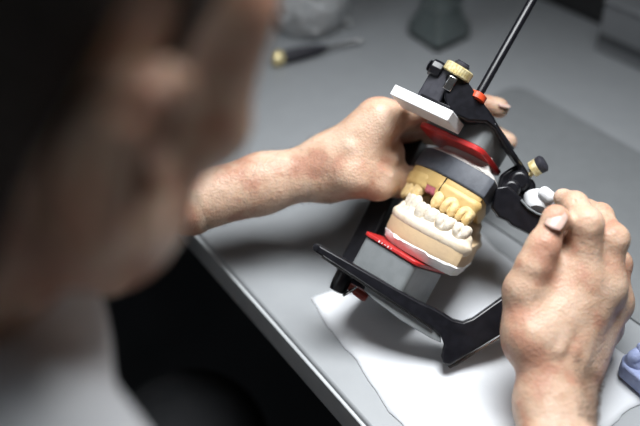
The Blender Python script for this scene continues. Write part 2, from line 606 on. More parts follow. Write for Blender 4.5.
bm = bmesh.new(); sqring(bm, B, [(.022, .004, 0), (.0235, .005, .003), (.0225, .005, .016), (.0165, .006, .030), (.0155, .006, .046), (.011, .0108, .054), (.010, .0099, .066)])
link('bottle_glass', bm, 'glass', bo)
bm = bmesh.new(); sqring(bm, B, [(.019, .004, .004), (.0205, .0045, .006), (.0195, .0045, .016), (.0140, .005, .029), (.0138, .005, .036)])
link('contents', bm, 'liquid', bo)
bm = bmesh.new(); lathe(bm, B, [(.0112, .0665), (.0118, .068), (.0118, .082), (.0105, .084)], 28, knurl=.04)
link('cap', bm, 'whiteplastic', bo)

# box at the far right
k0, k1 = PT(594, 50), PT(640, 71)
vx = (k1 - k0).normalized(); vy = Vector((-vx.y, vx.x, 0))
K = Matrix((vx, vy, Vector((0, 0, 1)))).transposed().to_4x4(); K.translation = Vector((k0.x, k0.y, TZ + .0003))
bx = empty('cardboard_box', (k0.x, k0.y, TZ), 'grey cardboard box with a dark printed band at the far right of the table', 'box')
bm = bmesh.new(); box(bm, K, .16, .10, .052, (.08, .05, .026)); link('carton', bm, 'card', bx, bevel=.0015)
bm = bmesh.new(); box(bm, K, .157, .0006, .010, (.08, -.0004, .016)); link('printed_band', bm, 'carddark', bx)
bm = bmesh.new(); box(bm, K, .163, .103, .004, (.08, .05, .0543)); link('lid', bm, 'card', bx, bevel=.0015)
bm = bmesh.new(); box(bm, K, .0006, .084, .034, (-.0006, .05, .026)); link('side_label', bm, 'carddark', bx)
# black case behind
cs = empty('equipment_case', K @ Vector((-.07, .10, 0)), 'black low case on the table behind and left of the cardboard box', 'case')
bm = bmesh.new(); box(bm, K, .124, .09, .038, (-.068, .086, .0192)); link('case_body', bm, 'darkcase', cs, bevel=.004)
bm = bmesh.new(); box(bm, K, .126, .092, .012, (-.068, .086, .0445)); link('lid', bm, 'darkcase', cs, bevel=.003)
bm = bmesh.new(); box(bm, K, .03, .005, .012, (-.068, .0385, .034)); link('latch', bm, 'blackmatte', cs, bevel=.001)

# blue plaster model on the right: small dental cast on the paper
g0 = PT(628, 372)
bl = empty('blue_jaw_model', g0, 'pale blue plaster jaw model at the right edge beside the right hand', 'dental model')
q0, q1, q2 = PT(611, 371, TZ + .003), PT(642, 398, TZ + .003), PT(622, 349, TZ + .003)
bu = (q1 - q0).normalized(); bv = Vector((-bu.y, bu.x, 0))
Tb = Matrix((bu, bv, Vector((0, 0, 1)))).transposed().to_4x4(); Tb.translation = Vector((q0.x, q0.y, TZ + .0035))
bm = bmesh.new()
prism(bm, [Tb @ Vector(v) for v in ((.001, .006, 0), (.006, 0, 0), (.052, 0, 0), (.060, .010, 0), (.060, .040, 0), (.044, .056, 0), (.016, .056, 0), (.002, .040, 0))], Vector((0, 0, .013)))
link('cast_base', bm, 'blue', bl, bevel=.0015)
f_ = Field(np.array(Tb @ Vector((.03, .028, .01))) - .045, np.array(Tb @ Vector((.03, .028, .01))) + .045, .0009)
rng_ = random.Random(5)
for k in range(-14, 15):
    t = k / 14.0
    x = .030 + .022 * math.sin(t * 1.45); y = .048 - .040 * (abs(t) ** 1.9)
    f_.cone(Tb @ Vector((x, y, .010)), Tb @ Vector((x, y, .0165 + rng_.uniform(-.0012, .0012))), .0068, .0050, .003)
for k in range(22):
    x, y = rng_.uniform(.006, .054), rng_.uniform(.004, .050)
    f_.ball(Tb @ Vector((x, y, .0125)), rng_.uniform(.002, .0045), .003)
nmesh('gum_ridge', [f_.mesh()], 'blue', bl)
for k in range(-6, 7):
    t = k / 6.6
    x = .030 + .022 * math.sin(t * 1.45); y = .048 - .040 * (abs(t) ** 1.9)
    wd = .0028 if abs(k) < 3 else .0040
    p = Tb @ Vector((x, y, .0215))
    ff = Field(np.array(p) - .012, np.array(p) + .012, .0006)
    Tt = Matrix.Translation(p) @ Tb.to_3x3().to_4x4() @ Matrix.Rotation(-t * 1.3, 4, 'Z')
    ff.ell(Tt, (0, 0, -.002), (wd, wd * 1.05, .0055), .002)
    for q in ((-1, -1), (1, 1), (1, -1), (-1, 1)):
        if abs(k) > 3: ff.ell(Tt, (q[0] * .0018, q[1] * .0020, .0012), (.0018, .0018, .0026), .0014)
    nmesh('tooth', [ff.mesh()], 'blue', bl)
# paper note at the lower right under the blue model is the towel itself

# ================================================================== ARTICULATOR
art = empty('dental_articulator', P(450, 345, .655), 'black metal dental articulator holding two jaw models, tilted between the two hands', 'articulator')
DEP = (P(430, 240, .64) - CAM).normalized()
BA = 29
# near rail of the lower frame with end cap
LF = oframe(416, 265, .632, BA, 6, -24)       # lower block, near corner
UF = oframe(480, 151, .640, BA + 1, -11, -26)      # upper red plate, near corner


def traced(name, px, d, th, m, bevel=.0012, par=None, dd=None, seg=2):
    bm = bmesh.new()
    pts = [P(x, y, (d if not callable(d) else d(x, y))) for x, y in px]
    prism(bm, pts, DEP * th)
    return link(name, bm, m, par or art, bevel=bevel, seg=seg)


lf = traced('lower_frame', [(313, 243), (318, 244), (420, 302), (436, 309), (453, 319.5), (463, 322), (473, 318.5), (503, 297), (526, 279), (540, 240), (566, 243), (556, 296),
                            (500, 335), (457, 361), (450, 366), (443, 364), (441, 356), (444, 345), (441, 337), (433, 329), (312, 250)],
            lambda x, y: .628 + .00006 * (x - 313) + max(0, (330 - y)) * .00012 * (x > 470), .012, 'black', .0014)
# bright polished lower edge and the end cap
traced('rail_flange', [(366, 284), (433, 328), (441, 336.5), (441, 343), (430, 338), (400, 320), (372, 299), (364, 290)], lambda x, y: .6300 + .00006 * (x - 313), .009, 'greyblock', .0006, lf)
traced('edge_strip', [(322, 256.5), (433, 329.0), (433, 330.2), (321, 257.6)], lambda x, y: .6275 + .00006 * (x - 313), .006, 'steel', 0, lf)
traced('edge_strip', [(448, 366.5), (456, 362), (500, 336.3), (501, 337.3), (458, 364.6), (450, 368.5)], lambda x, y: .636 + .00003 * (x - 313), .009, 'steel', 0, lf)
bm = bmesh.new()
mm = axis_matrix(P(316, 247.5, .6275) - DEP * .0008, P(316, 247.5, .6275) + DEP * .004)
lathe(bm, mm, [(.0008, 0), (.0022, .0004), (.0024, .002)], 16)
link('end_cap', bm, 'black', lf)
# plate under the lower block and bottom crossbar
bm = bmesh.new(); box(bm, LF, .050, .055, .006, (-.020, .030, -.0325)); link('base_plate', bm, 'black', art, bevel=.001)
# foot cylinder with screw knob under the front end
ua = (P(445, 75, .645) - P(338, 289, .648)).normalized()
bm = bmesh.new(); mm = axis_matrix(P(336.5, 292, .648), P(344, 276, .648))
lathe(bm, mm, [(.003, 0), (.0056, .0008), (.0062, .004), (.0062, .016), (.005, .018)], 24)
link('foot', bm, 'black', art)
bm = bmesh.new(); mm = axis_matrix(P(349, 286, .648), P(367, 298, .645))
lathe(bm, mm, [(.002, 0), (.0026, .0006), (.0028, .005), (.0034, .0055), (.0036, .0135), (.0028, .0148)], 20)
link('lock_screw', bm, 'shadedred', art)
bm = bmesh.new(); mm = axis_matrix(P(349, 290, .640), P(351, 293, .640))
lathe(bm, mm, [(.002, 0), (.0058, .0004), (.0058, .0016), (.003, .002)], 24)
link('washer', bm, 'steel', art)
# front post (incisal pin)
pb, pt = P(347, 275, .696), P(432, 104, .735)
zz = (pt - pb).normalized(); xx = (LF.to_3x3() @ Vector((1, 0, 0))); xx = (xx - zz * xx.dot(zz)).normalized(); yy = zz.cross(xx)
PM = Matrix((xx, yy, zz)).transposed().to_4x4(); PM.translation = pb
Lp = (pt - pb).length
bm = bmesh.new(); box(bm, PM, .0165, .0145, Lp, (.001, 0, Lp / 2)); link('front_post', bm, 'black', art, bevel=.0015)
# upper head block
HB = oframe(438, 90, .642, 29, -6, -24)
bm = bmesh.new(); box(bm, HB, .0175, .024, .030, (-.0025, .010, .002)); link('post_clamp', bm, 'blackmatte', art, bevel=.0012)
# left hex knob
bm = bmesh.new(); mm = axis_matrix(HB @ Vector((-.004, .0, .012)), HB @ Vector((-.013, -.003, .012)))
lathe(bm, mm, [(.004, 0), (.0058, .0005), (.0062, .003), (.0060, .008), (.0045, .0088)], 8)
link('clamp_knob', bm, 'black', art, bevel=.0005)
bm = bmesh.new(); mm2 = axis_matrix(HB @ Vector((-.0131, -.003, .012)), HB @ Vector((-.0137, -.0031, .012)))
lathe(bm, mm2, [(.0040, 0), (.0036, .0006)], 20); link('knob_face', bm, 'blackmatte', art)
# brass knurled nut with black top screw
bm = bmesh.new(); NB_ = oframe(455.5, 76, .640, 31, -3, 0)
lathe(bm, NB_, [(.0092, 0), (.0099, .0008), (.0099, .0062), (.0090, .007)], 64, knurl=.03); link('brass_nut', bm, 'brass', art, bevel=0)
bm = bmesh.new(); lathe(bm, NB_, [(.0055, .0068), (.0055, .0088), (.0045, .0098), (.0045, .0105)], 20)
tmp = link('top_screw', bm, 'blackmatte', art)
bm = bmesh.new(); lathe(bm, NB_, [(.0045, -.010), (.0045, .0002)], 20); link('nut_stem', bm, 'black', art)
bm = bmesh.new(); box(bm, NB_, .006, .004, .010, (-.0005, -.0075, -.0065)); link('index_plate', bm, 'steel', art, bevel=.0006)
# upper arm, from the post to the hinge
up = UF.to_3x3() @ Vector((0, 0, 1))
DU = P(440, 100, 1.0) - P(440, 101, 1.0)
bm = bmesh.new()
top = [P(446, 74, .637), P(464, 76, .637), P(477, 94, .637), P(494, 117, .642), P(511, 146, .651), P(528, 171, .662), P(533, 186, .668),
       P(512, 194, .668), P(519, 167, .658), P(507, 150, .650), P(494, 129, .640), P(486, 122.5, .636), P(468, 121.5, .632), P(449, 111, .628), P(444, 98, .634)]
prism(bm, top, DEP * .018)
link('upper_arm', bm, 'black', art, bevel=.0018)
# under-arm plate carrying the upper block
bm = bmesh.new(); box(bm, UF, .044, .046, .004, (-.022, .024, .0205)); link('block_plate', bm, 'black', art, bevel=.001)
# long rod with red foot collar
ra, rb = P(477.5, 97, .640), P(537, -8, .650)
bm = bmesh.new(); mm = axis_matrix(ra, rb); Lr = (rb - ra).length
lathe(bm, mm, [(.0030, 0), (.0030, Lr), (.002, Lr + .003)], 20); link('support_rod', bm, 'black', art)
bm = bmesh.new(); lathe(bm, mm, [(.0045, -.003), (.0062, -.0022), (.0062, .0018), (.0035, .0030)], 28); link('rod_collar', bm, 'orange', art)
# white plate lying on the front of the upper block
WF = oframe(453.5, 110.5, .622, BA + 1, -11, -26)
bm = bmesh.new(); box(bm, WF, .0480, .026, .0077, (-.0240, .013, -.0042)); link('white_table_plate', bm, 'whiteplastic', art, bevel=.0006)
bm = bmesh.new(); box(bm, WF, .024, .012, .0018, (-.016, .0075, .0010)); link('plate_clip', bm, 'black', art, bevel=.0004)


def rounded_box(F_, w, dpt, h, r, off, n=6, flare=1.0):
    bm = bmesh.new(); ring = []
    for (sx, sy, a0) in ((1, 1, 0), (-1, 1, 90), (-1, -1, 180), (1, -1, 270)):
        for k in range(n + 1):
            a = R_(a0 + 90 * k / n)
            ring.append((sx * (w / 2 - r) + r * math.cos(a), sy * (dpt / 2 - r) + r * math.sin(a)))
    lo = [F_ @ Vector((x + off[0], y + off[1], off[2])) for x, y in ring]
    prism(bm, lo, (F_.to_3x3() @ Vector((0, 0, h))))
    return bm


# lower block + red plate, upper block + red plate
link('lower_block', rounded_box(LF, .044, .050, .029, .004, (-.022, .025, -.030)), 'greyblock', art, bevel=.0008)
rp = link('red_plate', rounded_box(LF, .047, .053, .0028, .005, (-.022, .025, -.0006)), 'red', art, bevel=.0006)
for k, (wx_, hx_) in enumerate(((.0011, .0014), (.0007, .0010), (.0014, .0004), (.0008, .0013), (.0005, .0011))):
    bm = bmesh.new(); box(bm, LF, wx_, .0004, hx_, (-.0315 + k * .0026, -.0016, .0008)); link('moulded_mark', bm, 'whiteplastic', rp)
link('upper_block', rounded_box(UF, .0500, .046, .0165, .007, (-.0250, .023, .0024)), 'greyblock', art, bevel=.0008)
link('red_plate', rounded_box(UF, .0545, .050, .0040, .008, (-.0250, .023, -.0016)), 'red', art, bevel=.0008)

# hinge group at the right
bm = bmesh.new()
for c, r in (((519, 181, .664), .0075), ((511, 189, .660), .0065), ((526, 187, .668), .0065)):
    mm = axis_matrix(P(*c), P(*c) + DEP)
    lathe(bm, mm, [(r * .7, -.006), (r, -.004), (r, .008), (r * .6, .01)], 20)
link('hinge_joint', bm, 'black', art, bevel=.0008)
traced('hinge_bracket', [(501, 174), (510, 168), (519, 163), (527, 170), (534, 186), (526, 199), (508, 203), (496, 192)], lambda x, y: .664, .016, 'black', .002)
hb = traced('hinge_beam', [(496, 187), (508, 185), (520, 196), (527, 204), (536, 211), (548, 216), (562, 218), (560, 246), (536, 237), (512, 225), (508, 221), (499, 217), (492, 207)],
            lambda x, y: .648, .018, 'black', .0014)
bm = bmesh.new()
tube(bm, [P(x, y, .6465) for x, y in ((521, 200), (528, 208), (537, 213.5), (546, 216.5), (552, 217))], .0008, 8)
link('seam_ring', bm, 'greyblock', hb)
bm = bmesh.new(); mm = axis_matrix(P(529, 176, .668), P(540, 163, .668))
lathe(bm, mm, [(.002, 0), (.002, .003), (.0040, .0035)], 16); link('screw_stem', bm, 'brass', art)
BS = oframe(533.5, 170, .662, 62, -8, 0)
bm = bmesh.new(); mm = axis_matrix(P(531.5, 170, .662), P(541, 164.5, .659))
lathe(bm, mm, [(.0052, .0002), (.0057, .0006), (.0057, .0056), (.0052, .0060)], 40, knurl=.03); link('brass_screw', bm, 'brass', art)
bm = bmesh.new()
lathe(bm, mm, [(.0058, .0056), (.0062, .0064), (.0062, .0095), (.0045, .0108)], 24); link('screw_cap', bm, 'blackmatte', art)
# white plastic centric latch
bm = bmesh.new(); mm = axis_matrix(P(537, 211, .655), P(539, 193, .665))
lathe(bm, mm, [(.0060, 0), (.0080, .002), (.0100, .009), (.0106, .0112), (.0090, .0116)], 32)
wl = link('white_latch', bm, 'whiteplastic', art)
bm = bmesh.new(); box(bm, oframe(547, 195, .650, 40, 0, 0), .013, .009, .009); link('latch_tab', bm, 'whiteplastic', wl, bevel=.0042, seg=4)


# ================================================================== DENTAL CASTS
def arch(t, hw, dep):                      # t -1..1; 0 = front of the arch; local x lateral, y posterior
    a = abs(t)
    x = math.copysign(hw * math.sin(min(a * 1.75, math.pi / 2)) ** .9 * (1 + .10 * a), t) if a > 1e-6 else 0
    y = dep * (1 - math.cos(a * math.pi / 2)) ** .85 * 1.0
    return x, y


def arch_s(hw, dep, n=400):
    ts = np.linspace(0, 1, n); pts = np.array([arch(t, hw, dep) for t in ts])
    L = np.concatenate([[0], np.cumsum(np.hypot(*np.diff(pts, axis=0).T))])
    return ts, L


def arch_at(s, hw, dep, tl):
    ts, L = tl
    t = float(np.interp(abs(s), L, ts))
    x, y = arch(t, hw, dep)
    x2, y2 = arch(min(t + .01, 1.02), hw, dep)
    x1, y1 = arch(max(t - .01, 0), hw, dep)
    ang = math.atan2(y2 - y1, x2 - x1)
    sg = 1 if s >= 0 else -1
    return sg * x, y, sg * ang


def outline(hw, dep, off, n=44):
    """outline of the trimmed cast: the arch curve pushed out by off, blunt across the back"""
    pts = []
    for k in range(-n, n + 1):
        t = k / n
        x, y = arch(t, hw, dep)
        x2, y2 = arch(min(t + .02, 1), hw, dep); x1, y1 = arch(max(t - .02, -1), hw, dep)
        d = math.hypot(x2 - x1, y2 - y1) + 1e-9
        pts.append((x + (y2 - y1) / d * off, y - (x2 - x1) / d * off))
    x, y = pts[-1]; x0 = pts[0][0]
    b = y + off * .5
    pts += [(x * .97, b), (x * .55, b + .003), (-x * .55, b + .003), (x0 * .97, b)]
    return pts


def layer(F_, A, prof, m, name, par, wob=0):
    """stack of outlines; prof: [(offset from the tooth arch, z, scale)]"""
    bm = bmesh.new(); rings = []
    for i, pr in enumerate(prof):
        off, z = pr[:2]; sc = pr[2] if len(pr) > 2 else 1
        ring = []
        for q, (x, y) in enumerate(outline(A[0], A[1], off)):
            x *= sc; y = .022 + (y - .022) * sc
            w_ = wob * (math.sin(q * .31 + i * 2.1) + .8 * math.sin(q * .83 + i) * math.sin(q * .17 + 1) + random.uniform(-.5, .5)) * (0 < i)
            ring.append(bm.verts.new(F_ @ Vector((x * (1 + w_ * 12), y + w_, z + w_ * .9 * (i < len(prof) - 1)))))
        rings.append(ring)
    N = len(rings[0])
    for a, b in zip(rings, rings[1:]):
        for i in range(N):
            bm.faces.new((a[i], a[(i + 1) % N], b[(i + 1) % N], b[i]))
    bm.faces.new(rings[0][::-1]); bm.faces.new(rings[-1])
    return link(name, bm, m, par, bevel=.0005)


LOWW = [.0063, .0067, .0078, .0087, .0091, .0124, .0116]
UPW = [.0088, .0072, .0080, .0083, .0082, .0114, .0106]


def tooth(F_, s, w, kind, hgt, tl, hw, dep, m, par, upper, label=None):
    x, y, ang = arch_at(s, hw, dep, tl)
    sg = -1 if upper else 1
    T = F_ @ Matrix.Translation((x, y, 0)) @ Matrix.Rotation(ang if s >= 0 else ang, 4, 'Z')
    # local: x along the arch, y towards inside of the mouth, z towards the bite (sg)
    c = T.translation
    ff = Field(np.array(c) - .0135, np.array(c) + .0135, .00045)
    w2 = w / 2
    def E_(cx, cy, cz, rx, ry, rz, k=.0015, neg=False, ex=2): ff.ell(T, (cx, cy, cz * sg), (rx, ry, rz), k, neg, ex)
    if kind in 'ic':
        tk = .0034 if kind == 'i' else .0040
        E_(0, .0004, .0005, w2 * 1.12, tk, .0060, .002)
        E_(0, 0, hgt * .40, w2 * 1.06, tk * .80, hgt * .48, .002, ex=3)
        E_(0, -.0004, hgt * .72, w2 * (1.0 if kind == 'i' else .80), tk * .50, hgt * .27, .002, ex=3)
        if kind == 'c': E_(0, -.0004, hgt * .92, w2 * .42, .0016, hgt * .16, .002)
    else:
        mol = kind == 'm'
        by = .0058 if mol else .0050
        E_(0, 0, .0008, w2 * 1.10, by * .95, .0062, .002)
        E_(0, 0, hgt * .44, w2 * 1.10, by * 1.02, hgt * .44, .002, ex=3.2)
        for qx in ((-1, 1) if mol else (0,)):
            E_(qx * w2 * .50, -by * .50, hgt * .72, w2 * (.55 if mol else .74), by * .46, hgt * .30, .0012)
            E_(qx * w2 * .50, by * .48, hgt * .70, w2 * (.52 if mol else .66), by * .42, hgt * .27, .0012)
            E_(qx * w2 * .50, -by * .80, hgt * .48, w2 * (.42 if mol else .6), by * .34, hgt * .30, .0015)
        E_(0, 0, hgt * .98, w2 * .85, .0007, hgt * .18, .001, True)
        if mol:
            E_(0, -by * 1.05, hgt * .62, .0006, .0016, hgt * .34, .0012, True)
            E_(0, 0, hgt * .98, .0006, by, hgt * .16, .001, True)
    V, Q = ff.mesh()
    if len(V): return nmesh('tooth', [(V, Q)], m, par)


# ---- lower cast
LC = oframe(426, 251, .668, 25, 8, -97)            # x lateral towards the viewer-left..., y posterior to the right
lc = empty('lower_jaw_model', LC.translation, 'beige plaster lower jaw model with ivory teeth, under the yellow upper one', 'dental model')
# plaster bed on the red plate
YC = .0300
LA = (.0256, .0495)
LB = LC @ Matrix.Translation((0, -YC + .0045, 0))
layer(LB, LA, [(.0030, -.0035), (.0056, -.0005), (.0074, .0028), (.0066, .0046)], 'plaster', 'mounting_plaster', lc, wob=.0007)
layer(LB, LA, [(.0068, .0035), (.0074, .006), (.0072, .0180), (.0062, .0192)], 'beige', 'cast_base', lc)
LCt = LC @ Matrix.Translation((0, -YC + .0045, .0175))
ltl = arch_s(.0256, .0495)
# cream ridge carrying the teeth
lo = np.array(LC.translation) - .055; hi = np.array(LC.translation) + .055
ff = Field(lo, hi, .0009)
for k in range(-30, 31):
    s = k / 30 * .066
    x, y, ang = arch_at(s, .0256, .0495, ltl)
    wv = .0008 * math.sin(k * 1.7) + .0005 * math.sin(k * .9)
    nx, ny = math.sin(ang) * (1 if s >= 0 else 1), -math.cos(ang)
    ff.cone(LCt @ Vector((x + nx * .0008, y + ny * .0008, .0)), LCt @ Vector((x, y, .0034 + wv)), .0067, .0040 + wv, .002)
ff.ell(LCt, (0, .030, -.002), (.022, .026, .005), .004)
nmesh('gum_ridge', [ff.mesh()], 'cream', lc)
for sg in (-1, 1):
    acc = 0
    for w, kd, hh in zip(LOWW, 'iicppmm', (.0118, .0118, .0122, .0112, .0108, .0104, .0100)):
        tooth(LCt @ Matrix.Translation((0, 0, .0040)), sg * (acc + w / 2), w, kd, hh, ltl, .0256, .0495, 'ivory', lc, False)
        acc += w + .0001
# ---- upper cast
UC = oframe(455.5, 182.5, .678, 33.5, -10, -98)
uc = empty('upper_jaw_model', UC.translation, 'yellow plaster upper jaw model with a gap in its teeth, under the slate grey ring', 'dental model')
UA = (.0258, .0490)
UB = UC @ Matrix.Translation((0, -YC + .0045, 0))
layer(UB, UA, [(.002, .0245, .66), (.002, .0190, .68), (.002, .0150, .78), (.004, .0118, .94), (.0056, .0100, 1), (.0050, .0088, 1)], 'greyplaster', 'mounting_plaster', uc, wob=.0004)
layer(UB, UA, [(.0058, .0095), (.0066, .0080), (.0066, -.0045), (.0058, -.0055)], 'slate', 'base_ring', uc)
layer(UB, UA, [(.0052, -.0050), (.0052, -.0140), (.0040, -.0158)], 'ochre', 'cast_base', uc)
UCt = UC @ Matrix.Translation((0, -YC + .0041, -.0135))
utl = arch_s(.0264, .0494)
GAP = (.0248, .0350)
ff = Field(np.array(UC.translation) - .055, np.array(UC.translation) + .055, .0009)
for k in range(-30, 31):
    s = k / 30 * .065
    if GAP[0] < s < GAP[1]: continue
    x, y, ang = arch_at(s, .0264, .0494, utl)
    wv = .0006 * math.sin(k * 1.7)
    ff.cone(UCt @ Vector((x, y, .001)), UCt @ Vector((x, y, -.0026 + wv)), .0050, .0042 + wv, .002)
nmesh('gum_ridge', [ff.mesh()], 'ochre', uc)
for sg in (-1, 1):
    acc = 0
    for i, (w, kd, hh) in enumerate(zip(UPW, 'iicppmm', (.0130, .0125, .0128, .0122, .0120, .0118, .0112))):
        s = sg * (acc + w / 2)
        acc += w + .0001
        if sg == 1 and i == 3:
            acc += .0032; continue
        tooth(UCt @ Matrix.Translation((0, 0, -.0030)), s, w, kd, hh, utl, .0264, .0494, 'yellow', uc, True)
# pink gum in the gap
ff = Field(np.array(UC.translation) - .05, np.array(UC.translation) + .05, .0008)
for k in range(6):
    s = .0256 + k * .0017
    x, y, ang = arch_at(s, .0264, .0494, utl)
    ff.cone(UCt @ Vector((x, y, -.0008)), UCt @ Vector((x, y, -.0030 - .0020 * abs(math.sin(k * 1.1)))), .0038, .0024, .0012)
nmesh('pink_gum', [ff.mesh()], 'gum', uc)
# saw cuts in the base between the die segments
for sc_ in (.0375,):
    x, y, ang = arch_at(sc_, .0264, .0494, utl)
    T = UB @ Matrix.Translation((x, y, -.0105)) @ Matrix.Rotation(ang, 4, 'Z')
    bm = bmesh.new(); box(bm, T, .00045, .0030, .0115, (0, -.0042, 0))
    tag(link('saw_cut', bm, 'black', uc), 'thin dark saw cut')

# ================================================================== PERSON
EAR = CV(-.187 * .33 / .33 * .33, .0, .33)


def hand(f, d, side, wr=.0140):
    g = lambda n: np.array(P(*d[n]))
    W_ = g('wrist'); 
    # palm
    for a, b, ra, rb in (('wa', 'mi', wr, .0125), ('wa', 'mm', wr, .0125), ('wb', 'mr', wr, .0120), ('wb', 'mp', wr, .0115), ('wa', 'cm', wr, .0140), ('cm', 'mi', .0140, .0105), ('cm', 'mm', .013, .011)):
        f.cone(g(a), g(b), ra, rb, .010)
    for a, b in (('mi', 'mm'), ('mm', 'mr'), ('mr', 'mp')):
        f.cone(g(a), g(b), .0105, .0105, .006)
    f.cone(g('wa'), g('wb'), wr, wr, .012)
    return g


nails = []


def finger(f, pts, rr, k=.0028, kn=-.0002):
    pts = [np.array(p) for p in pts]
    for i in range(len(pts) - 1):
        f.cone(pts[i], pts[i + 1], rr[i], rr[i + 1], k if i else .0075)
        # slimmer mid-phalanx, knuckle swelling
    for i in range(1, len(pts) - 1):
        f.ball(pts[i], rr[i] + kn, .006)


def lerp(a, b, t): return np.array(a) * (1 - t) + np.array(b) * t


# right hand
rh = dict(wa=(545, 404, .588), wb=(563, 404, .590), wrist=(553, 404, .588), mi=(583, 281, .602), mm=(604, 287, .608), mr=(613, 303, .626), mp=(604, 328, .640), cm=(533, 338, .592))
FR = Field((.080, .205, .742), (.275, .535, .925), .0012)
hand(FR, rh, 1)
finger(FR, [P(*rh['mi']), P(587, 224, .594), P(575, 205, .607), P(563, 198, .620)], [.0118, .0094, .0076, .0066])
finger(FR, [P(*rh['mm']), P(614, 239, .604), P(600, 216, .624), P(587, 208, .640)], [.0108, .0086, .0076, .0068])
finger(FR, [P(*rh['mr']), P(617, 264, .632), P(604, 240, .648), P(590, 230, .660)], [.0104, .0088, .0078, .0068])
finger(FR, [P(*rh['mp']), P(607, 291, .650), P(596, 268, .660), P(588, 256, .668)], [.0096, .0078, .0070, .0062])
finger(FR, [P(*rh['cm']), P(526, 288, .594), P(534, 266, .592), P(543, 247, .591), P(555, 219, .592)], [.0122, .0106, .0100, .0092, .0080], k=.006, kn=-.0008)
FR.ball(P(556, 218, .592), .0080, .004)
FR.cone(P(562, 238, .612), P(563, 272, .606), .0085, .0100, .006)
FR.cone(P(548, 268, .604), P(572, 272, .602), .0095, .0105, .008)
# thumb web, heel of the palm
FR.cone(P(524, 288, .600), P(572, 287, .606), .0100, .0105, .010)
FR.cone(P(530, 330, .600), P(556, 300, .603), .014, .0125, .012)
FR.cone(P(522, 300, .600), P(525, 345, .600), .0100, .0115, .010)
# knuckles, tendons and veins on the back
FR.ball(P(583, 283, .5975), .0090, .006); FR.ball(P(606, 291, .6035), .0086, .006)
for a, b, r in (((584, 290, .5950), (560, 350, .5790), .0016), ((604, 300, .6000), (574, 350, .5830), .0015), ((606, 288, .5965), (585, 304, .5900), .0017), ((585, 304, .5900), (566, 322, .5858), .0017), ((566, 322, .5858), (556, 352, .5795), .0015), ((590, 325, .5920), (580, 375, .581), .0013)):
    FR.cone(P(*a), P(*b), r, r, .0055)
# forearm
FR.cone(P(545, 404, .588), P(549, 465, .566), .0145, .0185, .012)
FR.cone(P(563, 404, .590), P(574, 465, .568), .0145, .0185, .012)
FR.cone(P(549, 465, .566), P(556, 550, .528), .0185, .0230, .012)
FR.cone(P(574, 465, .568), P(596, 550, .530), .0185, .0230, .012)
def crease(f, x, y, d0, half, ax, dep=.0005):
    """fine skin fold: a shallow groove pressed into the surface facing the camera"""
    a = Vector(P(x, y, d0)); v = (a - CAM).normalized()
    for q in np.arange(d0 - .03, d0 + .03, .0004):         # march to the surface
        p = P(x, y, q); i = ((np.array(p) - f.lo) / f.h).astype(int)
        if (i < 0).any() or (i >= f.n).any(): continue
        if f.F[tuple(i)] < 0: break
    f.cone(np.array(p) - np.array(ax) * half, np.array(p) + np.array(ax) * half, dep, dep, .0018, neg=True)


for (x, y) in ((543, 250), (544, 246)):
    crease(FR, x, y, .58, .0035, (AX * .8 - UP * .45), .0003)
for (x, y) in ((586, 219), (588, 223), (590, 228)):
    crease(FR, x, y, .58, .0045, (AX * .9 + UP * .2))
for (x, y) in ((574, 200), (617, 233), (619, 238)):
    crease(FR, x, y, .59, .0035, (AX * .6 - UP * .7 if x < 600 else AX))
VR, QR = FR.mesh(); VR = relax(VR, QR, 7)

# left hand
lh = dict(wa=(330, 158, .690), wb=(330, 178, .690), wrist=(330, 168, .69), mi=(380, 121, .676), mm=(377, 122, .694), mr=(375, 130, .712), mp=(368, 142, .728), cm=(352, 174, .678))
FL = Field(P(200, 250, .72) + Vector((-.05, -.06, -.05)), P(520, 100, .70) + Vector((.03, .08, .06)), .0014)
hand(FL, lh, 1, .0132)
finger(FL, [P(*lh['mi']), P(430, 107, .690), P(466, 101, .704), P(497, 107, .706)], [.0112, .0092, .0082, .0072])
FL.ball(P(500, 109, .706), .0064, .004)
finger(FL, [P(*lh['mm']), P(436, 118, .708), P(480, 127, .716), P(508, 142, .712)], [.0108, .0092, .0082, .0070])
finger(FL, [P(*lh['mr']), P(432, 132, .726), P(466, 148, .728), P(488, 162, .722)], [.0102, .0088, .0078, .0068])
finger(FL, [P(*lh['mp']), P(414, 150, .742), P(440, 166, .742), P(458, 180, .738)], [.0094, .0078, .0070, .0062])
finger(FL, [P(*lh['cm']), P(378, 182, .682), P(399, 181, .696), P(411, 176, .710)], [.0135, .0118, .0105, .0080], k=.006)
FL.cone(P(366, 168, .684), P(392, 152, .692), .0125, .0095, .010)
FL.cone(P(358, 150, .680), P(379, 122, .678), .0135, .0120, .010)
FL.cone(P(340, 158, .684), P(376, 120, .678), .0145, .0120, .012)
for a, b, r in (((378, 112, .6655), (342, 150, .6705), .0022), ((362, 182, .6655), (338, 172, .672), .0018), ((352, 150, .667), (318, 166, .674), .0018), ((392, 176, .672), (360, 160, .668), .0016)):
    FL.cone(P(*a), P(*b), r, r, .005)
FL.cone(P(330, 158, .690), P(262, 176, .690), .0135, .0145, .012)
FL.cone(P(330, 177, .690), P(262, 191, .690), .0135, .0145, .012)
FL.cone(P(262, 176, .690), P(190, 196, .684), .0145, .0180, .014)
FL.cone(P(262, 191, .690), P(190, 209, .684), .0145, .0180, .014)
for a, b, r in (((350, 146, .6665), (396, 160, .6800), .0028), ((360, 168, .6680), (399, 176, .6840), .0026)):
    FL.cone(P(*a), P(*b), r, r * .8, .006)
for a, b, r in (((334, 150, .674), (337, 186, .676), .0006),):
    FL.cone(P(*a), P(*b), r, r, .003, neg=True)
VL, QL = FL.mesh(); VL = relax(VL, QL, 5)

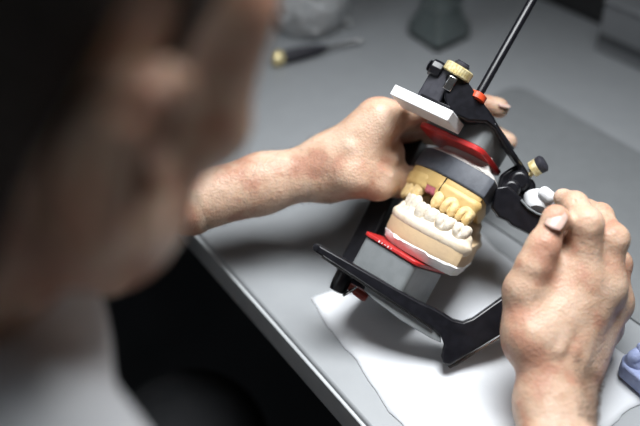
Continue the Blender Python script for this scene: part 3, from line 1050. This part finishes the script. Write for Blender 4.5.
# head
hf = DV(.485, .09, .82).normalized()           # facing
hz0 = DV(.33, .82, -.28); hz0 = (hz0 - hf * hz0.dot(hf)).normalized(); hx = hf.cross(hz0)   # towards the right ear
hz = hx.cross(hf)
rotl = Matrix.Rotation(R_(0), 3, hf)
ear = CV(-.0570, .0285, .308)
ho = ear - hx * .075
HM = Matrix((hx, hf, hz)).transposed().to_4x4(); HM.translation = ho


def HP(x, y, z): return HM @ Vector((x, y, z))


FH = Field(np.array(ho) - np.array((.19, .17, .22)), np.array(ho) + np.array((.17, .17, .20)), .0022)
FH.ell(HM, (0, -.020, .045), (.076, .098, .084), .01)
FH.ell(HM, (0, .030, .040), (.064, .062, .062), .02)
FH.ell(HM, (0, .036, -.020), (.058, .058, .075), .02)
for sx in (-1, 1):
    FH.cone(HP(sx * .062, .012, -.045), HP(sx * .022, .074, -.094), .018, .014, .02)
    FH.cone(HP(sx * .064, .008, .0), HP(sx * .060, .010, -.045), .012, .016, .02)
    FH.ell(HM, (sx * .047, .066, -.012), (.021, .022, .018), .014)
    FH.ball(HP(sx * .044, .040, -.048), .026, .02)
    FH.cone(HP(sx * .052, .052, .036), HP(sx * .050, .056, -.004), .020, .020, .016)
    FH.cone(HP(sx * .012, .094, .034), HP(sx * .045, .078, .030), .010, .009, .012)
    FH.ball(HP(sx * .030, .098, .014), .0115, .008, neg=True)
    FH.ball(HP(sx * .031, .080, .012), .0125, .003)
FH.cone(HP(0, .094, .020), HP(0, .114, -.020), .008, .011, .010)
FH.ball(HP(.012, .103, -.024), .008, .006); FH.ball(HP(-.012, .103, -.024), .008, .006)
FH.cone(HP(-.018, .090, -.048), HP(.018, .090, -.048), .008, .008, .006)
FH.cone(HP(-.016, .089, -.060), HP(.016, .089, -.060), .009, .009, .006)
FH.ball(HP(0, .082, -.090), .017, .014)
FH.cone(HP(0, -.020, -.030), HP(0, -.052, -.150), .056, .060, .03)
# ears
def HE(x, y, z): return HP(x, y - .007, z - .008)


headF0 = FH.F.copy()
for sx in (1, -1):
    ex = sx * .078
    FH.ell(HM, (ex - sx * .004, -.013, -.008), (.010, .017, .030), .006)
    ring = [(a_ * .86, b_ * .86 - .006) for a_, b_ in [(.010, .018), (.012, .030), (.006, .038), (-.006, .041), (-.018, .036), (-.024, .022), (-.023, .004), (-.017, -.012), (-.010, -.022), (-.004, -.030), (.003, -.028), (.006, -.018)]]
    for (a, b), (c, d_) in zip(ring, ring[1:]):
        fl = .006 + .010 * (-a > .0) * min(1, -a / .02)
        fl2 = .006 + .010 * (-c > .0) * min(1, -c / .02)
        FH.cone(HE(ex + sx * fl, a, b), HE(ex + sx * fl2, c, d_), .0046, .0046, .004)
        FH.cone(HE(ex + sx * fl * .4, a * .8, b * .8), HE(ex + sx * fl2 * .4, c * .8, d_ * .8), .005, .005, .006)
    FH.ball(HE(ex + sx * .006, -.002, -.032), .0068, .005)
    FH.ball(HE(ex + sx * .006, .010, -.009), .0048, .004)
    FH.ell(HM, (ex + sx * .010, -.013, -.015), (.010, .009, .014), .004, neg=True)
headF = FH.F.copy()
VH, QH = FH.mesh(); VH = relax(VH, QH, 1)

# torso and arms (coarse grid)
nb = ho - nn * .062 + Vector((0, 0, -.105))
sR = nb + ed * .175 + Vector((0, 0, -.045)) - nn * .01
sL = nb - ed * .175 + Vector((0, 0, -.045)) - nn * .01
wR = P(580, 545, .530); wL = P(190, 206, .684)


def elbow(sh, wr, l1, l2, pole):
    d = wr - sh; L = min(d.length, (l1 + l2) * .995)
    u = d.normalized()
    a = (l1 * l1 - l2 * l2 + L * L) / (2 * L)
    hgt = math.sqrt(max(l1 * l1 - a * a, 0))
    q = pole - u * pole.dot(u); q.normalize()
    return sh + u * a + q * hgt


eR = elbow(sR, wR, .30, .19, Vector((.35, -.4, -1)) + ed * .3)
eL = elbow(sL, wL, .29, .20, Vector((-.5, .1, -.15)) - ed * .8)
hipc = nb - nn * .25 + Vector((0, 0, -.42))
LO = np.array((-1.0, -.55, .38)); HI = np.array((.55, .85, 1.12))
def torso(F_, off=0, skin_=True, dirs=None):
    kk_ = .04
    sp = [nb + Vector((0, 0, -.02)) - nn * .01, nb - nn * .06 + Vector((0, 0, -.13)), nb - nn * .14 + Vector((0, 0, -.27)), hipc]
    for k in (-1, 1):
        F_.cone(sp[0] + ed * k * .03, sR * .5 + sp[0] * .5 if k == 1 else sL * .5 + sp[0] * .5, .050 + off, .052 + off, kk_)
        F_.cone(sp[0] + ed * k * .05 - nn * .02, sR + Vector((0, 0, -.005)) if k == 1 else sL + Vector((0, 0, -.005)), .052 + off, .056 + off, kk_)
        F_.cone(sp[1] + ed * k * .07, sp[2] + ed * k * .06, .098 + off, .095 + off, .05)
        F_.cone(sp[2] + ed * k * .06, sp[3] + ed * k * .07, .095 + off, .105 + off, .05)
        F_.cone((sR if k == 1 else sL) + Vector((0, 0, -.02)) , sp[1] + ed * k * .07, .055 + off, .09 + off, .05)


FT = Field(LO, HI, .0055)
torso(FT)
FT.cone(HP(0, -.030, -.060), nb + Vector((0, 0, -.03)), .052, .060, .03)
for s_, e_, w_, rr in ((sR, eR, wR, (.052, .040, .026)), (sL, eL, wL, (.052, .040, .0225))):
    FT.cone(s_, e_, rr[0], rr[1], .03)
    FT.cone(e_, w_, rr[1], rr[2], .02)
VT, QT = FT.mesh(); VT = relax(VT, QT, 2)
person = nmesh('person', [(VR, QR), (VL, QL), (VH, QH), (VT, QT)], 'skin', loc=tuple(hipc))
tag(person, 'person in a white shirt leaning over the table, both hands holding the articulator', 'person')

# shirt: an offset shell over torso and upper arms, open at neck and cuffs
FS = Field(LO, HI, .0050)
torso(FS, .009)
cR = sR.lerp(eR, .62); cL = sL.lerp(eL, .62)
FS.cone(sR, cR, .064, .060, .03); FS.cone(sL, cL, .064, .060, .03)
FS.cone(HP(0, -.045, -.115), nb + Vector((0, 0, -.03)), .066, .075, .02)
def plane_cut(F_, p, n):                            # remove what lies on the +n side
    g = [(F_.lo[i] + F_.h * np.arange(F_.n[i])).astype(np.float32) for i in range(3)]
    d = (g[0][:, None, None] - p[0]) * n[0] + (g[1][None, :, None] - p[1]) * n[1] + (g[2][None, None, :] - p[2]) * n[2]
    F_.F = np.maximum(F_.F, d)
nk = (HP(0, -.03, -.06) - nb).normalized()
FS.cone(HP(0, -.022, -.035), HP(0, -.046, -.122), .060, .062, .003, neg=True)
VS, QS = FS.mesh(); VS = relax(VS, QS, 1)
shirt = nmesh('shirt', [(VS, QS)], 'shirt', person)

# trousers: seated legs
FP = Field(np.array(hipc) - np.array((.45, .45, .56)), np.array(hipc) + np.array((.75, .75, .12)), .009)
for k in (-1, 1):
    h0 = hipc + ed * k * .09 + Vector((0, 0, -.02)); kn_ = h0 + nn * .42 + ed * k * .06 + Vector((0, 0, -.0)); ft = Vector((kn_.x, kn_.y, .05)) - nn * .13
    FP.cone(h0, kn_, .090, .064, .03); FP.cone(kn_, ft, .062, .045, .03)
FP.cone(hipc + ed * .07, hipc - ed * .07, .115, .115, .03)
nmesh('trousers', [FP.mesh()], 'trousers', person)
for k in (-1, 1):
    kn_ = hipc + ed * k * .15 + nn * .42; ft = Vector((kn_.x, kn_.y, .0)) - nn * .13
    f2 = Field(np.array(ft) - np.array((.2, .2, .01)), np.array(ft) + np.array((.22, .22, .14)), .004)
    f2.cone(ft + Vector((0, 0, .05)), ft + nn * .15 + Vector((0, 0, .035)), .045, .038, .02)
    V, Q = f2.mesh(); V[:, 2] = np.maximum(V[:, 2], .002)
    nmesh('shoe', [(V, Q)], 'stool', person)

# hair: close-cropped shell
FX = Field(np.array(ho) - np.array((.19, .17, .22)), np.array(ho) + np.array((.17, .17, .20)), .0022)
FX.F = headF0 - .0030
g = [(FX.lo[i] + FX.h * np.arange(FX.n[i])).astype(np.float32) for i in range(3)]
R3 = np.array(HM.to_3x3())
dx, dy, dz = g[0][:, None, None] - ho[0], g[1][None, :, None] - ho[1], g[2][None, None, :] - ho[2]
lx = dx * R3[0, 0] + dy * R3[1, 0] + dz * R3[2, 0]
ly = dx * R3[0, 1] + dy * R3[1, 1] + dz * R3[2, 1]
lz = dx * R3[0, 2] + dy * R3[1, 2] + dz * R3[2, 2]
# hairline: front limit rises with height, sideburn in front of the ear, nape behind
front = np.where(lz > .060, .034 + (lz - .060) * .35, .012 + np.maximum(lz - .035, 0) * .6)
low = np.where(ly > .000, .022, np.where(ly > -.030, .046, -.075))
region = np.maximum(ly - front, low - lz)
FX.F = np.maximum(FX.F, region.astype(np.float32))
FX.F = np.maximum(FX.F, -(headF0 + .004))
V, Q = FX.mesh()
nmesh('hair', [(V, Q)], 'hair', person)
# eyebrow
for sx in (-1, 1):
    bm = bmesh.new()
    tube(bm, [HP(sx * .014, .1025, .034), HP(sx * .028, .101, .039), HP(sx * .043, .090, .037), HP(sx * .052, .080, .032)], [.002, .0035, .003, .0015], 8)
    link('eyebrow', bm, 'hair', person)
for sx in (-1, 1):
    f2 = Field(np.array(HP(sx * .031, .082, .012)) - .02, np.array(HP(sx * .031, .082, .012)) + .02, .001)
    f2.ball(HP(sx * .031, .0815, .012), .0122, .001)
    eo = nmesh('eye', [f2.mesh()], 'whiteplastic', person)
    gd = (hf - hz * .35).normalized(); ec = HP(sx * .031, .0815, .012)
    f3 = Field(np.array(ec + gd * .011) - .009, np.array(ec + gd * .011) + .009, .0006)
    f3.ball(ec + gd * .0062, .0064, .001)
    nmesh('iris', [f3.mesh()], 'hair', eo)

# thumb and index nails of the right hand
def nail(c, up_, nrm, w, l, parent):
    up_ = Vector(up_).normalized(); nrm = Vector(nrm); nrm = (nrm - up_ * nrm.dot(up_)).normalized(); rt = up_.cross(nrm)
    bm = bmesh.new(); n = 10; g = []
    for j in range(n + 1):
        row = []
        for i in range(n + 1):
            a = (i / n - .5) * 2; b = (j / n - .5) * 2
            x_ = a * w * (1 - .18 * max(0, b) ** 3 - .12 * max(0, -b) ** 3); y_ = b * l * (1 - .22 * a * a * (1 if b > 0 else .9))
            row.append(bm.verts.new(Vector(c) + rt * x_ + up_ * y_ + nrm * (-.38 * x_ * x_ / w - .10 * y_ * y_ / l)))
        g.append(row)
    for j in range(n):
        for i in range(n): bm.faces.new((g[j][i], g[j][i + 1], g[j + 1][i + 1], g[j + 1][i]))
    o = link('fingernail', bm, 'nail', parent)
    s_ = o.modifiers.new('t', 'SOLIDIFY'); s_.thickness = .0009; s_.offset = 0
    return o


tdir = P(556, 218, .600) - P(539, 246, .592)
def surf(F_, x, y, d0=.56):
    for q in np.arange(d0, d0 + .09, .0003):
        p = np.array(P(x, y, q)); i = np.round((p - F_.lo) / F_.h).astype(int)
        if (i >= 0).all() and (i < F_.n).all() and F_.F[tuple(i)] < 0: return Vector(p)
    return Vector(P(x, y, .6))


vn = surf(FR, 556.5, 219)
n1 = (surf(FR, 560, 219) - surf(FR, 552, 219)).cross(surf(FR, 557.5, 215) - surf(FR, 554, 224)).normalized()
if n1.dot(CAM - vn) < 0: n1 = -n1
nail(vn + n1 * .0003, tdir, n1, .0058, .0070, person)
nail(P(504, 104, .7005), P(500, 109, .706) - P(466, 101, .704), UP * 1 - DEP * .3, .0045, .0050, person)

# short dark hairs on both forearms (fine strands, one part)
def strands(V, Q, sel, n, ln, parent):
    rng = np.random.default_rng(3)
    cen = V[Q].mean(1)
    nr = np.cross(V[Q[:, 1]] - V[Q[:, 0]], V[Q[:, 2]] - V[Q[:, 0]])
    nr /= np.linalg.norm(nr, axis=1)[:, None] + 1e-9
    ok = np.where(sel(cen, nr))[0]
    if not len(ok): return
    pick = rng.choice(ok, min(n, len(ok)), replace=False)
    vs, qs = [], []
    for i in pick:
        c = cen[i]; nrm = nr[i]
        dr = rng.normal(size=3) * .5 + growth
        dr -= nrm * (dr @ nrm); dr /= np.linalg.norm(dr)
        tip = c + dr * ln * rng.uniform(.6, 1.2) + nrm * ln * .3
        mid = c + dr * ln * .5 + nrm * ln * .3
        sd_ = np.cross(dr, nrm) * .00005
        k = len(vs) * 1
        b = len(vs)
        up_ = nrm * .00005
        vs += [c - sd_, c + sd_, mid + sd_, mid - sd_, tip + sd_ * .3, tip - sd_ * .3]
        qs += [(b, b + 1, b + 2, b + 3), (b + 3, b + 2, b + 4, b + 5)]
    o = nmesh('arm_hair', [(np.array(vs), np.array(qs))], 'armhair', parent)
    o['kind'] = 'stuff'


cam_a = np.array(CAM)
def viewfac(c, n):
    return ((cam_a - c) * n).sum(1) > -.2 * np.linalg.norm(cam_a - c, axis=1)
growth = np.array((P(330, 168, .69) - P(250, 190, .69)).normalized()) * .6 + np.array((0, -.3, -.4))
strands(VL, QL, lambda c, n: (c[:, 0] < P(335, 168, .69).x), 1000, .006, person)
growth = np.array((P(545, 330, .58) - P(560, 420, .58)).normalized()) * .3 + np.array((.6, 0, -.2))
strands(VR, QR, lambda c, n: (c[:, 1] < P(560, 365, .585).y) & (c[:, 1] > P(560, 450, .585).y) & (c[:, 0] > P(568, 400, .585).x), 1300, .007, person)

# stool under the person
st = empty('work_stool', (hipc.x, hipc.y, 0), 'black round stool the person sits on', 'stool')
sm = Matrix.Translation((hipc.x, hipc.y, 0))
zs = hipc.z - .13
bm = bmesh.new(); lathe(bm, sm, [(.15, zs - .07), (.18, zs - .06), (.185, zs - .02), (.17, zs)], 40); link('seat', bm, 'stool', st)
bm = bmesh.new(); lathe(bm, sm, [(.03, .06), (.03, zs - .07)], 20); link('column', bm, 'steel', st)
for k in range(5):
    a = k * 2 * math.pi / 5
    bm = bmesh.new(); d_ = Vector((math.cos(a), math.sin(a), 0)); c_ = Vector((hipc.x, hipc.y, 0))
    tube(bm, [c_ + d_ * .02 + Vector((0, 0, .09)), c_ + d_ * .27 + Vector((0, 0, .055))], [.02, .013], 10); lg = link('leg', bm, 'blackmatte', st)
    bm = bmesh.new(); mm = axis_matrix(c_ + d_ * .27 + Vector((-.012 * d_.y, .012 * d_.x, .025)), c_ + d_ * .27 + Vector((.012 * d_.y, -.012 * d_.x, .025)))
    lathe(bm, mm, [(.022, 0), (.025, .003), (.025, .021), (.022, .024)], 20); link('caster', bm, 'blackmatte', lg)

# ================================================================== LIGHT
def area(name, loc, target, size, power, col, sy=None, spread=180):
    l = bpy.data.lights.new(name, 'AREA'); l.energy = power; l.color = col; l.shape = 'RECTANGLE'; l.size = size; l.size_y = sy or size; l.spread = R_(spread)
    o = bpy.data.objects.new(name, l); COL.objects.link(o)
    o.location = loc
    o.rotation_euler = (Vector(target) - Vector(loc)).to_track_quat('-Z', 'Y').to_euler()
    return o


area('table_lamp_light', (.11, .53, 1.38), (.06, .38, .75), .36, 2.55, (.96, .98, 1), .28, 92)
area('fill_light', (-1.2, -.2, 2.5), (.0, .4, .7), 1.0, 10.0, (.86, .93, 1))  # added fill from the person's side, lifts the table's front edge
w = bpy.data.worlds.new('world'); S.world = w; w.use_nodes = True
w.node_tree.nodes['Background'].inputs[0].default_value = (.5, .55, .62, 1)
w.node_tree.nodes['Background'].inputs[1].default_value = .05
